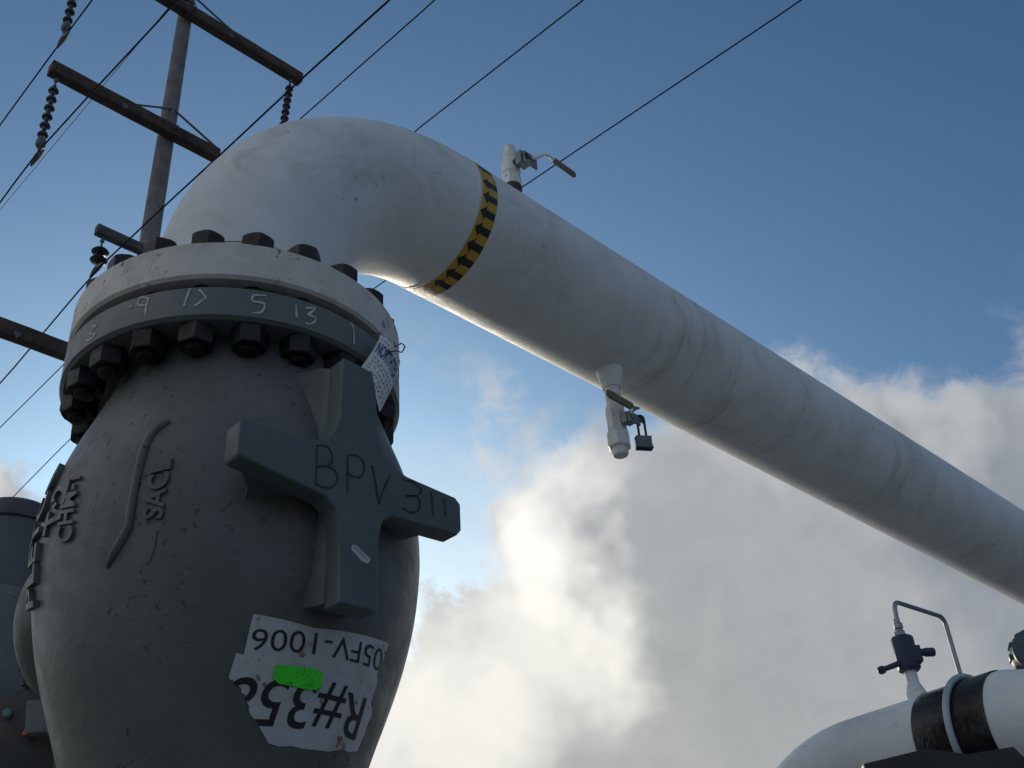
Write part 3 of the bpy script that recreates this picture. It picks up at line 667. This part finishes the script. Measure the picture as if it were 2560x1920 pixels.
def plate_(s, z, par, off): MB().box(pt(s, z, off), PA*.05, PU*.010, Z*.035).lathe([(.018, -.05), (.018, .0)], pt(s, z-.02, off), seg=8).build('bolt_plate', M['galv'], par)
a1 = arm(-2.55, 2.56, 17.98, .125, M['arm']); a2 = arm(-2.24, .92, 14.70, .12, M['arm']); a3 = arm(-.99, 1.0, 11.86, .085, M['arm_grey']); a4 = arm(-2.9, 2.0, 9.44, .115, M['arm'])
for aa, zc, sl, sr_ in ((a1, 17.98, -.66, .88), (a2, 14.70, -.75, .86)):
    brace(pt(sl, zc+.12, -.30), pt(-.03, zc+.66, -.14), aa); brace(pt(sr_, zc+.12, -.30), pt(.03, zc+.66, -.14), aa)
plate_(-.95, 14.62, a2, -.35); plate_(.85, 17.9, a1, -.35); plate_(-.75, 17.9, a1, -.35); plate_(-1.83, 9.36, a4, -.35)
MB().lathe([(.03, -.08), (.03, .22)], pt(0, 14.7, -.36), PU, seg=10).build('through_bolt', M['galv'], a2)
MB().lathe([(.03, -.08), (.03, .22)], pt(0, 17.98, -.36), PU, seg=10).build('through_bolt', M['galv'], a1)
def string(s, ztop, zclamp, label, n=6, r=.085, ring=True, lean=0.0):
    c = pt(s, 0, -.24); d = (pt(s+lean, zclamp, -.24)-pt(s, ztop, -.24)); L = d.length; d.normalize(); t0 = pt(s, ztop, -.24)
    o = thing('insulator_string', label, 'insulator', pt(s+lean, zclamp, -.24), 'insulator strings hanging from the crossarms')
    hk = .22; tail = .42 if ring else .12; pitch = (L-hk-tail)/n
    MB().tube([t0, t0+d*hk], .018, seg=8).lathe([(.01, .06), (.035, .08), (.035, .12), (.01, .14)], t0, d, seg=10).build('hook', M['galv'], o)
    for i in range(n):
        p = t0+d*(hk+pitch*i)
        MB().lathe([(.03, 0), (.035, pitch*.25), (r*.8, pitch*.42), (r, pitch*.62), (r*.92, pitch*.72), (r*.5, pitch*.78), (.03, pitch*1.02)], p, d, seg=24).build('disc', M['porcelain'], o, smooth=50)
    p = t0+d*(hk+pitch*n)
    if ring:
        rg = [p+d*.10+PU*(.11*math.cos(t))+PA*.0+d*(.11*math.sin(t)) for t in [math.radians(-60+300*i/20) for i in range(21)]]
        MB().tube(rg, .014, seg=8).build('arcing_ring', M['galv'], o)
        MB().lathe([(.03, -.02), (.07, .04), (.08, .1), (.07, .17), (.03, .2)], p, d, seg=16).build('end_socket', M['galv'], o, smooth=60)
    e = t0+d*L
    MB().tube([p+d*(tail*.5), e-d*.04], .02, seg=8).tube([e-PU*.22-Z*.01, e-PU*.1+Z*.015, e+Z*.03, e+PU*.1+Z*.015, e+PU*.22-Z*.01], [.02, .04, .05, .04, .02], seg=10).build('clamp', M['galv'], o)
    return e
e1 = string(-2.15, 17.86, 15.47, 'insulator string cut off by the top edge, near the top left corner', n=8)
e2 = string(-2.10, 14.58, 12.72, 'insulator string of six discs below the left end of the middle crossarm')
e4 = string(2.33, 17.86, 16.25, 'insulator string below the right end of the top crossarm, reaching behind the white elbow', n=7, ring=False, lean=-.1)
e3 = string(-.86, 11.78, 11.10, 'short stubby insulator of two large discs under the grey stub crossarm', n=2, r=.135, ring=False)
# wires
def wire(label, s, pts, r=.013):
    us = [p[0] for p in pts]; zs = [p[1] for p in pts]
    deg = min(2, len(pts)-1); co_ = np.polyfit(us, zs, 1 if deg < 2 else 2)
    lo, hi = min(us), max(us); P = []
    for u in np.linspace(-34, 90, 160):
        if lo <= u <= hi: z = float(np.interp(u, us, zs))
        elif u < lo: z = zs[0]-.5*min(1, (lo-u)/20)+.004*(lo-u)**1.5*0
        else: z = zs[-1]-.03*(u-hi)+.0006*(u-hi)**2
        P.append((u, z))
    o = MB().tube([pt(s, z, u) for u, z in P], r, seg=8).build('power_line', M['cable'], smooth=60)
    tag(o, label, 'wire', 'overhead power lines'); return o
wire('wire running past the top left corner through the topmost left insulator clamp', -2.15, [(-.24, 15.5), (2.2, 15.48)])
wire('thick wire crossing behind the middle crossarm and held by the left six-disc insulator', -2.15, [(-4.7, 12.06), (-2.3, 12.44), (-.24, 12.72), (1.0, 12.6)])
wire('thin faint wire running just beside the thicker wire on the left', -2.2, [(-4.56, 11.98), (-4.08, 12.02), (.69, 12.20)], .004)
wire('wire crossing in front of the pole shaft, held by the stubby two-disc insulator', -.86, [(-7.6, 10.45), (-5.7, 10.66), (-3.9, 10.8), (-2.4, 10.94), (-.24, 11.1), (3.0, 10.75)])
wire('wire that disappears behind the elbow beside the right insulator string', 2.3, [(-4.9, 15.85), (-.45, 16.25), (9.6, 15.75), (13.4, 15.7)])
wire('wire meeting the top of the elbow, second from the right', 5.0, [(-6, 17.04), (-1, 17.49), (15.4, 17.31), (19.8, 16.91)], .0145)
wire('rightmost wire, crossing behind the lever of the upper ball valve', 8.0, [(-8.8, 16.85), (-1.3, 17.49), (3.8, 17.87), (8, 18.0)], .015)

# ================================================================== slate coloured equipment at the lower left
tkc = Vector((-1.70, 3.25, 0))
tk = thing('capped_tank', 'slate coloured cylinder with a dark domed lid, mostly hidden at the left edge', 'tank', (tkc.x, tkc.y, -H))
MB().lathe([(.12, 1.66), (.135, 1.665), (.138, 1.69), (.130, 1.715), (.11, 1.735), (.06, 1.742)], tkc, seg=48).build('lid', M['tankcap'], tk, smooth=40)
MB().lathe([(.125, 1.42), (.125, 1.665)], tkc, seg=48).build('upper_shell', M['tank'], tk, smooth=60)
MB().lathe([(.19, .6), (.20, 1.05), (.20, 1.33), (.17, 1.40), (.125, 1.425)], tkc, seg=48).build('lower_shell', M['tankl'], tk, smooth=50)
MB().tube([tkc+Vector((-.085, -.12, 1.44)), tkc+Vector((-.085, -.12, 1.69))], .008, seg=8).build('side_rod', M['strap'], tk)
MB().lathe([(.1, -H), (.1, .62)], tkc, seg=24).build('leg', M['steel_black'], tk)
bx_ = thing('control_box', 'black steel box with a pale blue button below the slate tank, at the left edge', 'control box', (-1.62, 3.05, .55))
e1_, e2_ = at_y(0, 1750, 2.98), at_y(92, 1700, 2.98)
p2 = [(e1_.x-.3, e1_.z-.12), (e1_.x, e1_.z), (e2_.x, e2_.z), (e2_.x+.05, e2_.z+.012), (e2_.x+.09, e2_.z-.05), (e2_.x+.08, .5), (e1_.x-.3, .45)]
vs = [Vector((a_, 2.98+h_, b_)) for h_ in (0, .15) for a_, b_ in p2]; k = len(p2)
MB().add(vs, [(i, (i+1) % k, (i+1) % k+k, i+k) for i in range(k)]+[tuple(range(k)), tuple(range(2*k-1, k-1, -1))]).build('box_shell', M['steel_black'], bx_, bevel=.004)
MB().lathe([(.014, 0), (.014, .012), (.009, .017)], at_y(22, 1786, 2.985), (0, -1, 0), seg=20).build('button', M['paleblue'], bx_)
rc = at_y(70, 1806, 2.95)
MB().add([rc+Vector(v) for v in ((-.012, 0, -.035), (.014, 0, -.03), (.008, 0, .04), (-.012, .02, -.035), (.014, .02, -.03), (.008, .02, .04))], [(0, 1, 2), (5, 4, 3), (0, 3, 4, 1), (1, 4, 5, 2), (2, 5, 3, 0)]).build('red_marker', M['red'], bx_)
rc = at_y(98, 1795, 2.9)
gm = MB(); gm.box(rc, (.03, 0, .0), (0, .02, 0), (-.006, 0, .045)); gm.build('grey_cover', M['tankl'], bx_, bevel=.006)
MB().tube([at_y(60, 1715, 2.97), at_y(62, 1680, 2.97), at_y(52, 1672, 2.97)], .007, seg=8).build('hook', M['steel_black'], bx_)

# ------------------------------------------------------------------ lift everything from eye level to the ground frame
for o in bpy.data.objects:
    if o.parent is None and o.type in ('MESH', 'EMPTY'): o.location.z += H
